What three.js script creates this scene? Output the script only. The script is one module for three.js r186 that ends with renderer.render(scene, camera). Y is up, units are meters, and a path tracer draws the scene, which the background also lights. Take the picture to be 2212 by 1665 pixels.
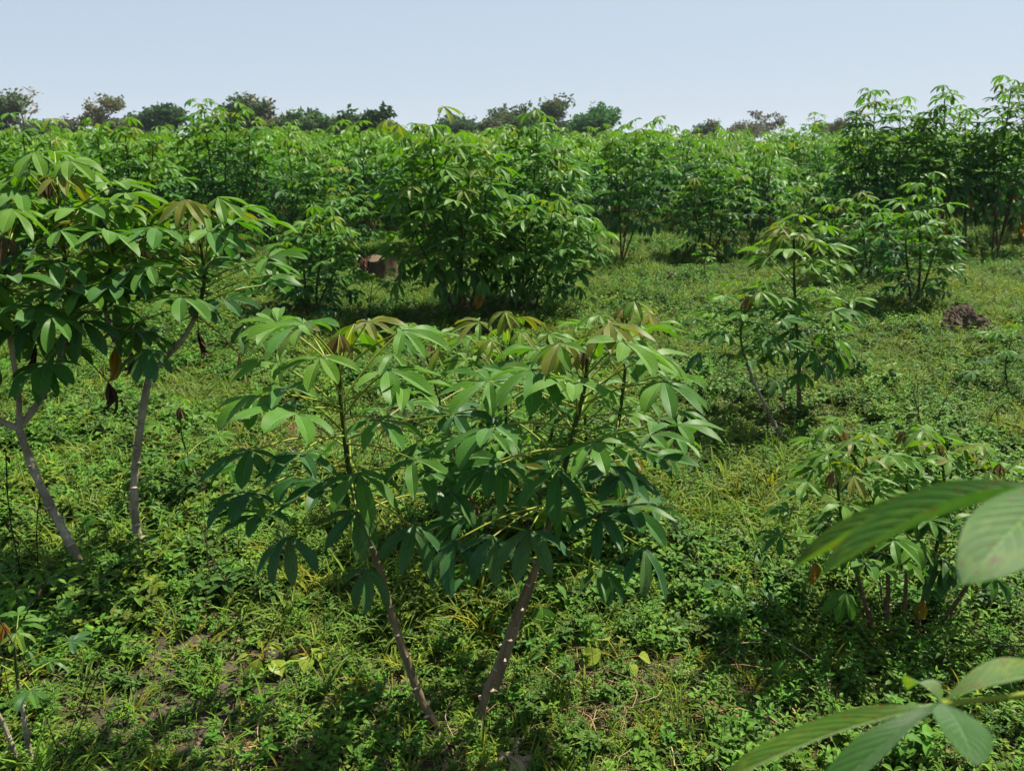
import * as THREE from 'three';

// ------------------------------------------------------------------ camera, sky, sun, exposure
const scene = new THREE.Scene();
const CAM_H = 1.65, PITCH = 16.6 * Math.PI / 180, FOV = 50;
const camera = new THREE.PerspectiveCamera(FOV, 1024 / 770, 0.05, 2000);
camera.position.set(0, CAM_H, 0);
camera.rotation.x = -PITCH;
camera.focus = 2.5;
camera.userData.fStop = 8;
camera.updateMatrixWorld(true);
scene.add(camera);

const SUN = new THREE.Vector3(0.66, 1.2, -0.45).normalize();
const EXPOSURE = 2.65;
const sun = new THREE.DirectionalLight(new THREE.Color().setRGB(1.0, 0.94, 0.80), 5);
sun.position.copy(SUN).multiplyScalar(60);
sun.castShadow = true;
sun.shadow.mapSize.set(4096, 4096);
Object.assign(sun.shadow.camera, { left: -35, right: 35, top: 45, bottom: -20, near: 1, far: 160 });
scene.add(sun); scene.add(sun.target);

{ // hazy pale blue sky: paler at the horizon, whiter towards the sun
  const W = 512, H = 256, d = new Float32Array(W * H * 4);
  const k = 0.63 / EXPOSURE;
  for (let j = 0; j < H; j++) for (let i = 0; i < W; i++) {
    const el = ((j + 0.5) / H - 0.5) * Math.PI, az = ((i + 0.5) / W - 0.5) * 2 * Math.PI;
    const y = Math.sin(el), x = Math.cos(el) * Math.cos(az), z = Math.cos(el) * Math.sin(az);
    const c = x * SUN.x + y * SUN.y + z * SUN.z;
    const h = Math.pow(1 - Math.max(0, y), 5);
    const ang = Math.acos(Math.min(1, c));
    const glow = 0.28 * Math.exp(-ang / 0.55) + 0.12 * Math.exp(-ang * ang / 1.2);
    const o = (j * W + i) * 4;
    d[o] = k * (0.56 + 0.42 * h + glow * 1.6);
    d[o + 1] = k * (0.82 + 0.30 * h + glow * 1.45);
    d[o + 2] = k * (1.16 + 0.10 * h + glow * 1.1);
    d[o + 3] = 1;
  }
  const t = new THREE.DataTexture(d, W, H, THREE.RGBAFormat, THREE.FloatType);
  t.mapping = THREE.EquirectangularReflectionMapping;
  t.magFilter = t.minFilter = THREE.LinearFilter; t.wrapS = THREE.RepeatWrapping;
  t.needsUpdate = true;
  scene.background = t; scene.environment = t;
}
const renderer = new THREE.WebGLRenderer({ antialias: true });
renderer.toneMapping = THREE.LinearToneMapping;
renderer.toneMappingExposure = EXPOSURE;
renderer.shadowMap.enabled = true;
scene.fog = new THREE.FogExp2(new THREE.Color().setRGB(.8, .88, 1), 0.00025);

// ------------------------------------------------------------------ helpers
const V = (x, y, z) => new THREE.Vector3(x, y, z);
const UP = V(0, 1, 0), D2R = Math.PI / 180;
function rng(seed) { let a = seed >>> 0; return () => { a = (a + 0x6D2B79F5) | 0; let t = Math.imul(a ^ (a >>> 15), 1 | a); t = (t + Math.imul(t ^ (t >>> 7), 61 | t)) ^ t; return ((t ^ (t >>> 14)) >>> 0) / 4294967296; }; }
const lerp = (a, b, t) => a + (b - a) * t, clamp = (x, a, b) => Math.min(b, Math.max(a, x));
const sm = (a, b, x) => { const t = clamp((x - a) / (b - a), 0, 1); return t * t * (3 - 2 * t); };
function hash2(i, j) { let n = Math.imul(i, 374761393) + Math.imul(j, 668265263); n = Math.imul(n ^ (n >>> 13), 1274126177); return ((n ^ (n >>> 16)) >>> 0) / 4294967296; }
function noise2(x, y) { const i = Math.floor(x), j = Math.floor(y), u = x - i, v = y - j, a = u * u * (3 - 2 * u), b = v * v * (3 - 2 * v); return lerp(lerp(hash2(i, j), hash2(i + 1, j), a), lerp(hash2(i, j + 1), hash2(i + 1, j + 1), a), b); }
function fbm(x, y, o = 4) { let s = 0, a = 0.5, f = 1; for (let k = 0; k < o; k++) { s += a * noise2(x * f + k * 17.3, y * f - k * 9.1); a *= 0.5; f *= 2.03; } return s / (1 - Math.pow(0.5, o)); }
const hgt = (x, z) => 0.09 * (fbm(x * 0.55 + 3, z * 0.55, 3) - 0.5) + 0.05 * (fbm(x * 2.3, z * 2.3, 2) - 0.5);
// a point of the photograph (in a 2212 x 1665 copy of it) to a direction, to a point at a depth, to a point on the ground
const TY = Math.tan(FOV * D2R / 2), TX = TY * 1024 / 770;
function dir(px, py) { return V((px / 2212 * 2 - 1) * TX, (1 - py / 1665 * 2) * TY, -1).applyAxisAngle(V(1, 0, 0), -PITCH); }
function atZ(px, py, z) { const d = dir(px, py); return V(0, CAM_H, 0).addScaledVector(d, z / -d.z); }
function onGround(px, py) { const d = dir(px, py); let y = 0, p; for (let k = 0; k < 3; k++) { p = V(0, CAM_H, 0).addScaledVector(d, (y - CAM_H) / d.y); y = hgt(p.x, p.z); } p.y = y; return p; }
const used = {};
function numbered(n) { const k = used[n] = (used[n] ?? -1) + 1; return k ? n + '_' + String(k).padStart(3, '0') : n; }
function tag(o, label, category, group, kind) { if (label) o.userData.label = label; if (category) o.userData.category = category; if (group) o.userData.group = group; if (kind) o.userData.kind = kind; return o; }
function base(name, p) { const g = new THREE.Group(); g.name = numbered(name); g.position.copy(p); scene.add(g); return g; }
function mesh(name, geo, mat, parent) { const m = new THREE.Mesh(geo, mat); m.name = name; m.castShadow = m.receiveShadow = true; if (parent) parent.add(m); return m; }

// geometry accumulator
class Acc {
  constructor() { this.p = []; this.u = []; this.c = []; this.i = []; }
  get n() { return this.p.length / 3; }
  v(x, y, z, u, w, c) { this.p.push(x, y, z); this.u.push(u, w); this.c.push(c[0], c[1], c[2]); }
  add(t, m, c = WHITE) { // template {p,u,i} under a matrix
    const o = this.n, q = new THREE.Vector3();
    for (let k = 0; k < t.p.length; k += 3) { q.set(t.p[k], t.p[k + 1], t.p[k + 2]).applyMatrix4(m); this.p.push(q.x, q.y, q.z); this.c.push(c[0], c[1], c[2]); }
    for (const x of t.u) this.u.push(x);
    for (const x of t.i) this.i.push(x + o);
    return this;
  }
  // tube along points with radii, colours by function of t
  tube(pts, rad, sides, col, uv = null) {
    const n = pts.length, o = this.n; let nrm = null;
    for (let k = 0; k < n; k++) {
      const t = pts[Math.min(n - 1, k + 1)].clone().sub(pts[Math.max(0, k - 1)]).normalize();
      if (!nrm) { nrm = V(1, 0.13, 0.2).cross(t).normalize(); } else { nrm.addScaledVector(t, -nrm.dot(t)).normalize(); }
      const b = t.clone().cross(nrm), r = typeof rad === 'function' ? rad(k / (n - 1)) : rad, c = typeof col === 'function' ? col(k / (n - 1)) : col;
      for (let s = 0; s <= sides; s++) {
        const a = s / sides * Math.PI * 2, x = Math.cos(a) * r, y = Math.sin(a) * r;
        this.v(pts[k].x + nrm.x * x + b.x * y, pts[k].y + nrm.y * x + b.y * y, pts[k].z + nrm.z * x + b.z * y, uv ? uv[0] : s / sides, uv ? uv[1] : k / (n - 1), c);
      }
    }
    for (let k = 0; k < n - 1; k++) for (let s = 0; s < sides; s++) { const a = o + k * (sides + 1) + s, b = a + sides + 1; this.i.push(a, a + 1, b, a + 1, b + 1, b); }
    const e = pts[n - 1], cc = typeof col === 'function' ? col(1) : col; this.v(e.x, e.y, e.z, uv ? uv[0] : 0.5, uv ? uv[1] : 1, cc);
    const l = o + (n - 1) * (sides + 1); for (let s = 0; s < sides; s++) this.i.push(l + s, l + s + 1, this.n - 1);
    return this;
  }
  geo() {
    const g = new THREE.BufferGeometry();
    g.setAttribute('position', new THREE.Float32BufferAttribute(this.p, 3));
    g.setAttribute('uv', new THREE.Float32BufferAttribute(this.u, 2));
    g.setAttribute('color', new THREE.Float32BufferAttribute(this.c, 3));
    g.setIndex(this.i); g.computeVertexNormals(); return g;
  }
}
const WHITE = [1, 1, 1];
function curve(pts, n) { return new THREE.CatmullRomCurve3(pts, false, 'centripetal').getPoints(n); }
const M4 = (p, q, s) => new THREE.Matrix4().compose(p, q, typeof s === 'number' ? V(s, s, s) : s);
const rotY = a => new THREE.Quaternion().setFromAxisAngle(UP, a), rotX = a => new THREE.Quaternion().setFromAxisAngle(V(1, 0, 0), a), rotZ = a => new THREE.Quaternion().setFromAxisAngle(V(0, 0, 1), a);

// leaf blade template: base at origin, length along +z, upper face +y
function blade({ W = 0.15, rows = 8, half = 2, bend = 0.6, fold = 0.35, wave = 0.006, peak = 0.56, tip = 1.0, seed = 1, curl = 0, side = 0 }) {
  const r = rng(seed * 7919 + 13), ph = r() * 6, ph2 = r() * 6, p = [], u = [], idx = [];
  const a = 1.15, b = a * (1 - peak) / peak * tip, f = t => Math.pow(t, a) * Math.pow(1 - t, b), norm = f(a / (a + b));
  let y = 0, z = 0, x0 = 0, ang = bend * 0.25; const cols = half + 1;
  for (let k = 0; k <= rows; k++) {
    const t = k / rows; if (k) { ang = lerp(bend * 0.25, -bend, Math.pow(t, 0.9)); y += Math.sin(ang) / rows; z += Math.cos(ang) / rows; x0 += side * t / rows; }
    const w = Math.max(W * f(t) / norm, t < 0.5 ? 0.012 : 0.001);
    for (const s of [-1, 1]) for (let c = 0; c < cols; c++) {
      const q = s < 0 ? 1 - c / half : c / half, fx = w * q, cu = curl * q * q;
      const lift = fx * Math.sin(fold) + wave * q * Math.sin(t * 10 + (s < 0 ? ph : ph2)) - cu * w, xx = s * fx * Math.cos(fold);
      p.push(xx + x0, y + lift * Math.cos(ang), z - lift * Math.sin(ang)); u.push(0.5 + 0.5 * s * q, t);
    }
  }
  const st = cols * 2;
  for (let k = 0; k < rows; k++) for (let h = 0; h < 2; h++) for (let c = 0; c < half; c++) {
    const A = k * st + h * cols + c, B = A + st; idx.push(A, B, A + 1, A + 1, B, B + 1);
  }
  return { p, u, i: idx };
}
function tmplGeo(t) { const g = new THREE.BufferGeometry(); g.setAttribute('position', new THREE.Float32BufferAttribute(t.p, 3)); g.setAttribute('uv', new THREE.Float32BufferAttribute(t.u, 2)); g.setIndex(t.i); g.computeVertexNormals(); return g; }

// ------------------------------------------------------------------ textures and materials
function tex(W, H, fn, srgb = false) {
  const d = new Uint8Array(W * H * 4);
  for (let j = 0; j < H; j++) for (let i = 0; i < W; i++) { const c = fn((i + 0.5) / W, (j + 0.5) / H, i, j), o = (j * W + i) * 4; d[o] = clamp(c[0], 0, 1) * 255; d[o + 1] = clamp(c[1], 0, 1) * 255; d[o + 2] = clamp(c[2], 0, 1) * 255; d[o + 3] = 255; }
  const t = new THREE.DataTexture(d, W, H); t.magFilter = THREE.LinearFilter; t.minFilter = THREE.LinearFilter; t.wrapS = t.wrapT = THREE.RepeatWrapping; if (srgb) t.colorSpace = THREE.SRGBColorSpace; t.needsUpdate = true; return t;
}
function veins(u, v) {
  const q = Math.abs(u - 0.5), mid = 1 - sm(0.012, 0.035 - 0.015 * v, q);
  const s = (v - q * 0.42 - q * q * 0.3 + 0.035 * (noise2(v * 7, u > 0.5 ? 3 : 9) - 0.5)) * 11 + (u > 0.5 ? 0.45 : 0), f = Math.abs(s - Math.round(s)), sv = (1 - sm(0.05, 0.16, f)) * (1 - sm(0.3, 0.5, q)) * sm(0.02, 0.1, v);
  return [mid, sv];
}
const leafMap = tex(128, 256, (u, v) => {
  const [m, s] = veins(u, v), n = 0.9 + 0.2 * (fbm(u * 9, v * 18) - 0.5) + 0.14 * (fbm(u * 40, v * 80, 2) - 0.5), b = 0.5 * n + 0.13 * s;
  return [lerp(b, 0.95, m * 0.85), lerp(b * 1.0, 0.86, m * 0.8), lerp(b, 0.9, m * 0.6)];
});
const oldMap = tex(128, 256, (u, v) => {
  const [m, s] = veins(u, v), n = 0.85 + 0.3 * (fbm(u * 7, v * 14) - 0.5), b = 0.5 * n + 0.12 * s, sp = sm(0.66, 0.72, fbm(u * 11 + 5, v * 20 + 2, 3)), ye = sm(0.56, 0.7, fbm(u * 5 + 9, v * 9, 3)) * 0.5;
  let c = [lerp(b, 0.95, m * 0.8), lerp(b, 0.86, m * 0.75), lerp(b, 0.9, m * 0.5)];
  c = [lerp(c[0], 0.95, ye), lerp(c[1], 0.62, ye), c[2]]; return [lerp(c[0], 0.75, sp), lerp(c[1], 0.28, sp), lerp(c[2], 0.4, sp)];
});
const leafBump = tex(128, 256, (u, v) => { const [m, s] = veins(u, v), h = 0.55 + 0.2 * (fbm(u * 14, v * 28, 3) - 0.5) - 0.35 * s - 0.4 * m; return [h, h, h]; });
function leafMat(r, g, b, o = {}) {
  const m = new THREE.MeshPhysicalMaterial({ map: o.map ?? leafMap, roughness: 0.92, transmission: o.tr ?? 0.45, thickness: 0, side: THREE.DoubleSide, clearcoat: o.coat ?? 0.24, clearcoatRoughness: o.cr ?? 0.4, specularIntensity: .2, vertexColors: !!o.vc });
  m.color.setRGB(r / 0.52, g / 0.52, b / 0.52); if (o.bump !== 0) { m.bumpMap = leafBump; m.bumpScale = o.bump ?? 0.0016; } return m;
}
const MAT = {
  bud: [leafMat(0.11, 0.07, 0.03, { tr: 0.4 }), leafMat(0.13, 0.1, 0.025, { tr: 0.4 })],
  young: [leafMat(0.15, 0.22, 0.004, { tr: 0.55 }), leafMat(0.15, 0.17, 0.006, { tr: 0.55 }), leafMat(0.1, 0.23, 0.004, { tr: 0.55 }), leafMat(0.12, 0.225, 0.004, { tr: 0.55 }), leafMat(0.09, 0.215, 0.005, { tr: 0.55 })],
  upper: [leafMat(0.07, 0.2, 0.005, { tr: 0.52 }), leafMat(0.09, 0.22, 0.004, { tr: 0.52 }), leafMat(0.05, 0.17, 0.01, { tr: 0.52 })],
  mid: [leafMat(0.034, 0.13, 0.011, { tr: 0.5 }), leafMat(0.044, 0.15, 0.009, { tr: 0.5 }), leafMat(0.026, 0.11, 0.016, { tr: 0.5 }), leafMat(0.058, 0.17, 0.007, { tr: 0.5 })],
  low: [leafMat(0.036, 0.122, 0.018, { map: oldMap, tr: 0.42, coat: .34 }), leafMat(0.032, 0.118, 0.024, { tr: 0.42, coat: .34 }), leafMat(0.047, 0.132, 0.016, { map: oldMap, tr: 0.42, coat: .45 })],
  yellow: [leafMat(0.32, 0.19, 0.01, { map: oldMap, coat: 0.3 }), leafMat(0.3, 0.23, 0.015, { map: oldMap, coat: 0.3 })],
  dead: [leafMat(0.10, 0.055, 0.03, { coat: 0, tr: 0.15 }), leafMat(0.16, 0.085, 0.04, { coat: 0, tr: 0.2 }), leafMat(0.05, 0.03, 0.02, { coat: 0, tr: 0.1 })],
  farLeaf: leafMat(1, 1, 1, { vc: true, bump: 0 }),
};
MAT.farLeaf.color.setRGB(1 / 0.52, 1 / 0.52, 1 / 0.52);
const barkBump = tex(128, 256, (u, v) => { const h = fbm(u * 10, v * 30, 4); return [h, h, h]; });
const barkMap = tex(128, 256, (u, v) => { const h = 0.62 + 0.5 * (fbm(u * 6, v * 24, 4) - 0.5) + 0.25 * (fbm(u * 24, v * 90, 2) - 0.5); return [h, h * 0.98, h * 0.95]; });
const stemMat = new THREE.MeshPhysicalMaterial({ vertexColors: true, map: barkMap, bumpMap: barkBump, bumpScale: 0.003, roughness: 0.8, specularIntensity: .15 });
const woodMat = new THREE.MeshPhysicalMaterial({ vertexColors: true, roughness: 0.9, specularIntensity: .15 });

// ------------------------------------------------------------------ ground
{
  const soil = tex(512, 512, (u, v) => {
    const w = (f, s) => { // wraps: mixes two shifted fields
      const a = fbm(u * f + s, v * f, 4), b = fbm((u - 1) * f + s, v * f, 4), c = fbm(u * f + s, (v - 1) * f, 4), d = fbm((u - 1) * f + s, (v - 1) * f, 4);
      return lerp(lerp(a, b, u), lerp(c, d, u), v); };
    const n = w(6, 0), m = w(40, 7), l = 0.35 + 0.55 * n + 0.5 * (m - 0.5);
    return [l, l * lerp(0.80, 0.86, n), l * lerp(0.66, 0.76, n)];
  });
  const sb = tex(512, 512, (u, v) => { const w = f => lerp(lerp(fbm(u * f, v * f, 5), fbm((u - 1) * f, v * f, 5), u), lerp(fbm(u * f, (v - 1) * f, 5), fbm((u - 1) * f, (v - 1) * f, 5), u), v); const h = w(24); return [h, h, h]; });
  const N = 260, p = [], u = [], c = [], ix = [];
  const warp = s => Math.sign(s) * (14 * Math.abs(s) + 900 * Math.pow(Math.abs(s), 7));
  for (let j = 0; j <= N; j++) for (let i = 0; i <= N; i++) {
    const x = warp(i / N * 2 - 1), z = warp(j / N * 2 - 1) - 6, r = Math.hypot(x, z);
    p.push(x, hgt(x, z) * (1 - sm(40, 80, r)), z); u.push(x / 1.3, z / 1.3);
    const g = sm(18, 40, r), n = fbm(x * 0.8, z * 0.8, 3);
    c.push(lerp(0.068, 0.05, g) * (0.7 + 0.6 * n), lerp(0.063, 0.1, g) * (0.7 + 0.6 * n), lerp(0.055, 0.012, g) * (0.7 + 0.6 * n));
  }
  for (let j = 0; j < N; j++) for (let i = 0; i < N; i++) { const a = j * (N + 1) + i, b = a + N + 1; ix.push(a, b, a + 1, a + 1, b, b + 1); }
  const g = new THREE.BufferGeometry(); g.setAttribute('position', new THREE.Float32BufferAttribute(p, 3)); g.setAttribute('uv', new THREE.Float32BufferAttribute(u, 2)); g.setAttribute('color', new THREE.Float32BufferAttribute(c, 3)); g.setIndex(ix); g.computeVertexNormals();
  const m = mesh('ground', g, new THREE.MeshPhysicalMaterial({ vertexColors: true, map: soil, bumpMap: sb, bumpScale: 0.03, roughness: 1, specularIntensity: .1 }), scene);
  tag(m, 'dark crumbly brown soil of the cassava field', 'ground', null, 'structure');
}

// ------------------------------------------------------------------ cassava leaves
const NV = 5;
const LEAFLET = {}; // templates per droop class
for (const [k, o] of Object.entries({
  flat: { bend: 0.35, fold: 0.3, W: 0.17 }, arch: { bend: 0.48, fold: 0.4, W: 0.146 }, hang: { bend: 0.62, fold: 0.42, W: 0.148 }, bud: { bend: 0.3, fold: 0.6, W: 0.15 }, dry: { bend: 1.1, fold: 0.9, W: 0.13, curl: 0.5, wave: 0.03 },
})) LEAFLET[k] = Array.from({ length: NV }, (_, i) => ({ hi: blade({ ...o, rows: 9, half: 3, seed: i + 1, W: o.W * (0.9 + 0.06 * i), bend: o.bend * (0.75 + 0.13 * i), peak: 0.55 + 0.02 * i, side: (i - 2) * 0.03, wave: 0.012 }), md: blade({ ...o, rows: 5, half: 1, seed: i + 1, W: o.W * (0.9 + 0.06 * i), bend: o.bend * (0.75 + 0.13 * i), side: (i - 2) * 0.03 }), lo: blade({ ...o, rows: 3, half: 1, seed: i + 1, W: o.W * 1.15, peak: .58 }) }));
const LGEO = {}; for (const k in LEAFLET) LGEO[k] = LEAFLET[k].map(t => tmplGeo(t.hi));
const STAGE = {
  bud: { pet: [0.03, 0.06], el: [40, 70], len: [0.07, 0.10], droop: [42, 66], cls: 'bud', tilt: [0, 12] },
  young: { pet: [0.12, 0.19], el: [42, 66], len: [0.10, 0.145], droop: [2, 26], cls: 'arch', tilt: [0, 15] },
  upper: { pet: [0.19, 0.26], el: [28, 46], len: [0.13, 0.16], droop: [-8, 10], cls: 'arch', tilt: [-6, 9] },
  mid: { pet: [0.23, 0.31], el: [2, 24], len: [0.125, 0.155], droop: [-6, 16], cls: 'arch', tilt: [-8, 9] },
  low: { pet: [0.20, 0.29], el: [-16, 6], len: [0.12, 0.16], droop: [8, 40], cls: 'hang', tilt: [-2, 14] },
  yellow: { pet: [0.14, 0.22], el: [-40, -10], len: [0.10, 0.14], droop: [62, 80], cls: 'hang', tilt: [0, 15] },
  dead: { pet: [0.10, 0.2], el: [-65, -30], len: [0.09, 0.13], droop: [72, 86], cls: 'dry', tilt: [0, 10] },
};
const pick = (a, r) => a[Math.floor(r() * a.length) % a.length], rr = (a, r) => lerp(a[0], a[1], r());
// leaflets of a palmate leaf: transforms relative to the hub, z outwards
function palm(stage, r, scale = 1, tilt = null, droop = null) {
  const S = STAGE[stage], N = r() < 0.34 ? 7 : r() < 0.35 ? 6 : 5, out = [];
  const ph = N === 7 ? [0, 38, -38, 80, -80, 128, -128] : N === 6 ? [0, 40, -40, 84, -84, 128] : [0, 44, -44, 95, -95];
  const lf = N === 7 ? [1, 0.97, 0.97, 0.84, 0.84, 0.55, 0.55] : N === 6 ? [1, 0.97, 0.97, 0.82, 0.8, 0.5] : [1, 0.94, 0.94, 0.68, 0.68];
  const L = rr(S.len, r) * scale, dr = droop ?? rr(S.droop, r), ti = tilt ?? rr(S.tilt, r), roll = (r() - 0.5) * 26, w = 0.9 + 0.25 * r();
  const qh = rotX(ti * D2R).multiply(rotZ(roll * D2R));
  for (let k = 0; k < N; k++) {
    const l = L * lf[k] * (0.9 + 0.18 * r()), q = qh.clone().multiply(rotY((ph[k] + (r() - 0.5) * 12) * D2R)).multiply(rotX((dr + (r() - 0.5) * 20) * D2R)).multiply(rotZ((r() - 0.5) * 0.5));
    out.push({ q, s: V(l * w, l, l), cls: S.cls, k: Math.floor(r() * NV) });
  }
  return out;
}
const petR = (l) => t => lerp(0.0029, 0.002, t) * clamp(l / 0.2, 0.5, 1.1);
function petPts(h, n) { const m = h.clone().multiplyScalar(0.55); m.y += h.length() * 0.05; return curve([V(0, 0, 0), m, h], n); }
// one merged leaf, petiole base at the origin, z outwards
function leafGeo(stage, seed, lod = 'md') {
  const r = rng(seed), S = STAGE[stage], a = new Acc(), l = rr(S.pet, r), e = rr(S.el, r) * D2R, h = V((r() - 0.5) * 0.04, Math.sin(e) * l, Math.cos(e) * l);
  a.tube(petPts(h, 4), petR(l), 4, WHITE, [0.5, 0.3]);
  for (const f of palm(stage, r)) a.add(LEAFLET[f.cls][f.k][lod], M4(h, f.q, f.s));
  return a.geo();
}
const PROTO = {}; for (const s in STAGE) PROTO[s] = Array.from({ length: 6 }, (_, k) => leafGeo(s, 100 + k * 31 + s.length * 7));
// hero leaf: petiole mesh named leaf, a leaflet mesh each
function heroLeaf(plant, P, H, stage, r, scale, mats, label, opt = {}) {
  const v = H.clone().sub(P), az = Math.atan2(v.x, v.z), a = new Acc();
  a.tube(petPts(v, 7), petR(v.length()), 6, WHITE, [0.5, 0.3]);
  const m = pick(mats ?? MAT[stage], r), pm = stage === 'dead' ? m : MAT.yellowPet;
  const leaf = mesh('leaf', a.geo(), pm, plant); leaf.position.copy(P).sub(plant.position);
  if (label) leaf.userData.label = label;
  const q0 = rotY(az);
  for (const f of palm(stage, r, scale, opt.tilt, opt.droop)) { const g = mesh('leaflet', LGEO[f.cls][f.k], r() < 0.8 ? m : pick(mats ?? MAT[stage], r), leaf); g.position.copy(v); g.quaternion.copy(q0).multiply(f.q); g.scale.copy(f.s); }
  return leaf;
}
const petMat = leafMat(0.1, 0.135, 0.014, { tr: 0.1, coat: 0.3, bump: 0 }); MAT.yellowPet = petMat;
const SC = { grey: [0.42, 0.375, 0.29], brown: [0.16, 0.11, 0.06], green: [0.05, 0.09, 0.018], scar: [0.56, 0.47, 0.33] };
const mix3 = (a, b, t) => [lerp(a[0], b[0], t), lerp(a[1], b[1], t), lerp(a[2], b[2], t)];
// stem mesh: tapering tube, swollen nodes, leaf-scar knobs on the bare lower part; pts are world points
function stemInto(a, pts, org, r0, r1, { sides = 9, woody = 0.5, node = 0.042, scars = true, tone = SC.grey, seed = 1 } = {}) {
  const r = rng(seed), P = pts.map(p => p.clone().sub(org)), c = new THREE.CatmullRomCurve3(P, false, 'centripetal'), L = c.getLength(), n = clamp(Math.round(L / 0.018), 6, 90);
  const q = c.getSpacedPoints(n), wob = r() * 9;
  a.tube(q, t => lerp(r0, r1, Math.pow(t, 0.8)) * (1 + 0.07 * Math.sin(t * L / node * 6.283 + wob) + 0.05 * Math.sin(t * 23 + wob)), sides, t => { const g = sm(woody - 0.12, woody + 0.12, t), b = mix3(tone, mix3(SC.brown, tone, 0.5 + 0.5 * Math.sin(t * 17 + wob)), 0.5); return mix3(b, SC.green, g); });
  if (!scars) return;
  const knob = { p: [], u: [], i: [] }; // flattened half-lens
  { const k = new THREE.SphereGeometry(1, 7, 5); knob.p = [...k.attributes.position.array]; knob.u = [...k.attributes.uv.array]; knob.i = [...k.index.array]; }
  let th = r() * 6;
  for (let s = 0.02; s < L * 0.97; s += node * (0.75 + 0.5 * r())) {
    const t = s / L, p = c.getPointAt(t), tg = c.getTangentAt(t), rad = lerp(r0, r1, Math.pow(t, 0.8)); th += 2.4;
    const nx = V(1, 0.1, 0.3).cross(tg).normalize(), ny = tg.clone().cross(nx), o = nx.multiplyScalar(Math.cos(th)).addScaledVector(ny, Math.sin(th));
    const m = new THREE.Matrix4().makeBasis(tg.clone().cross(o).multiplyScalar(rad * 1.02), tg.clone().multiplyScalar(rad * 0.3), o.clone().multiplyScalar(rad * 0.62)).setPosition(p.addScaledVector(o, rad * 1.0));
    a.add(knob, m, t < woody ? mix3(SC.scar, tone, r() * 0.35) : mix3(SC.green, SC.scar, 0.3));
  }
}
const BRIGHT = { upper: [MAT.young[2], MAT.young[4], MAT.upper[1], MAT.upper[0]], mid: [MAT.upper[0], MAT.upper[1], MAT.young[4], MAT.mid[3], MAT.mid[1]], low: [MAT.mid[1], MAT.mid[3], MAT.low[0]] };
const MID_YOUNG = [MAT.young[2], MAT.upper[1], MAT.upper[0], MAT.young[0]];
const nearestStage = (f) => f < 0.05 ? 'bud' : f < 0.17 ? 'young' : f < 0.42 ? 'upper' : f < 0.8 ? 'mid' : 'low';
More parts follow.
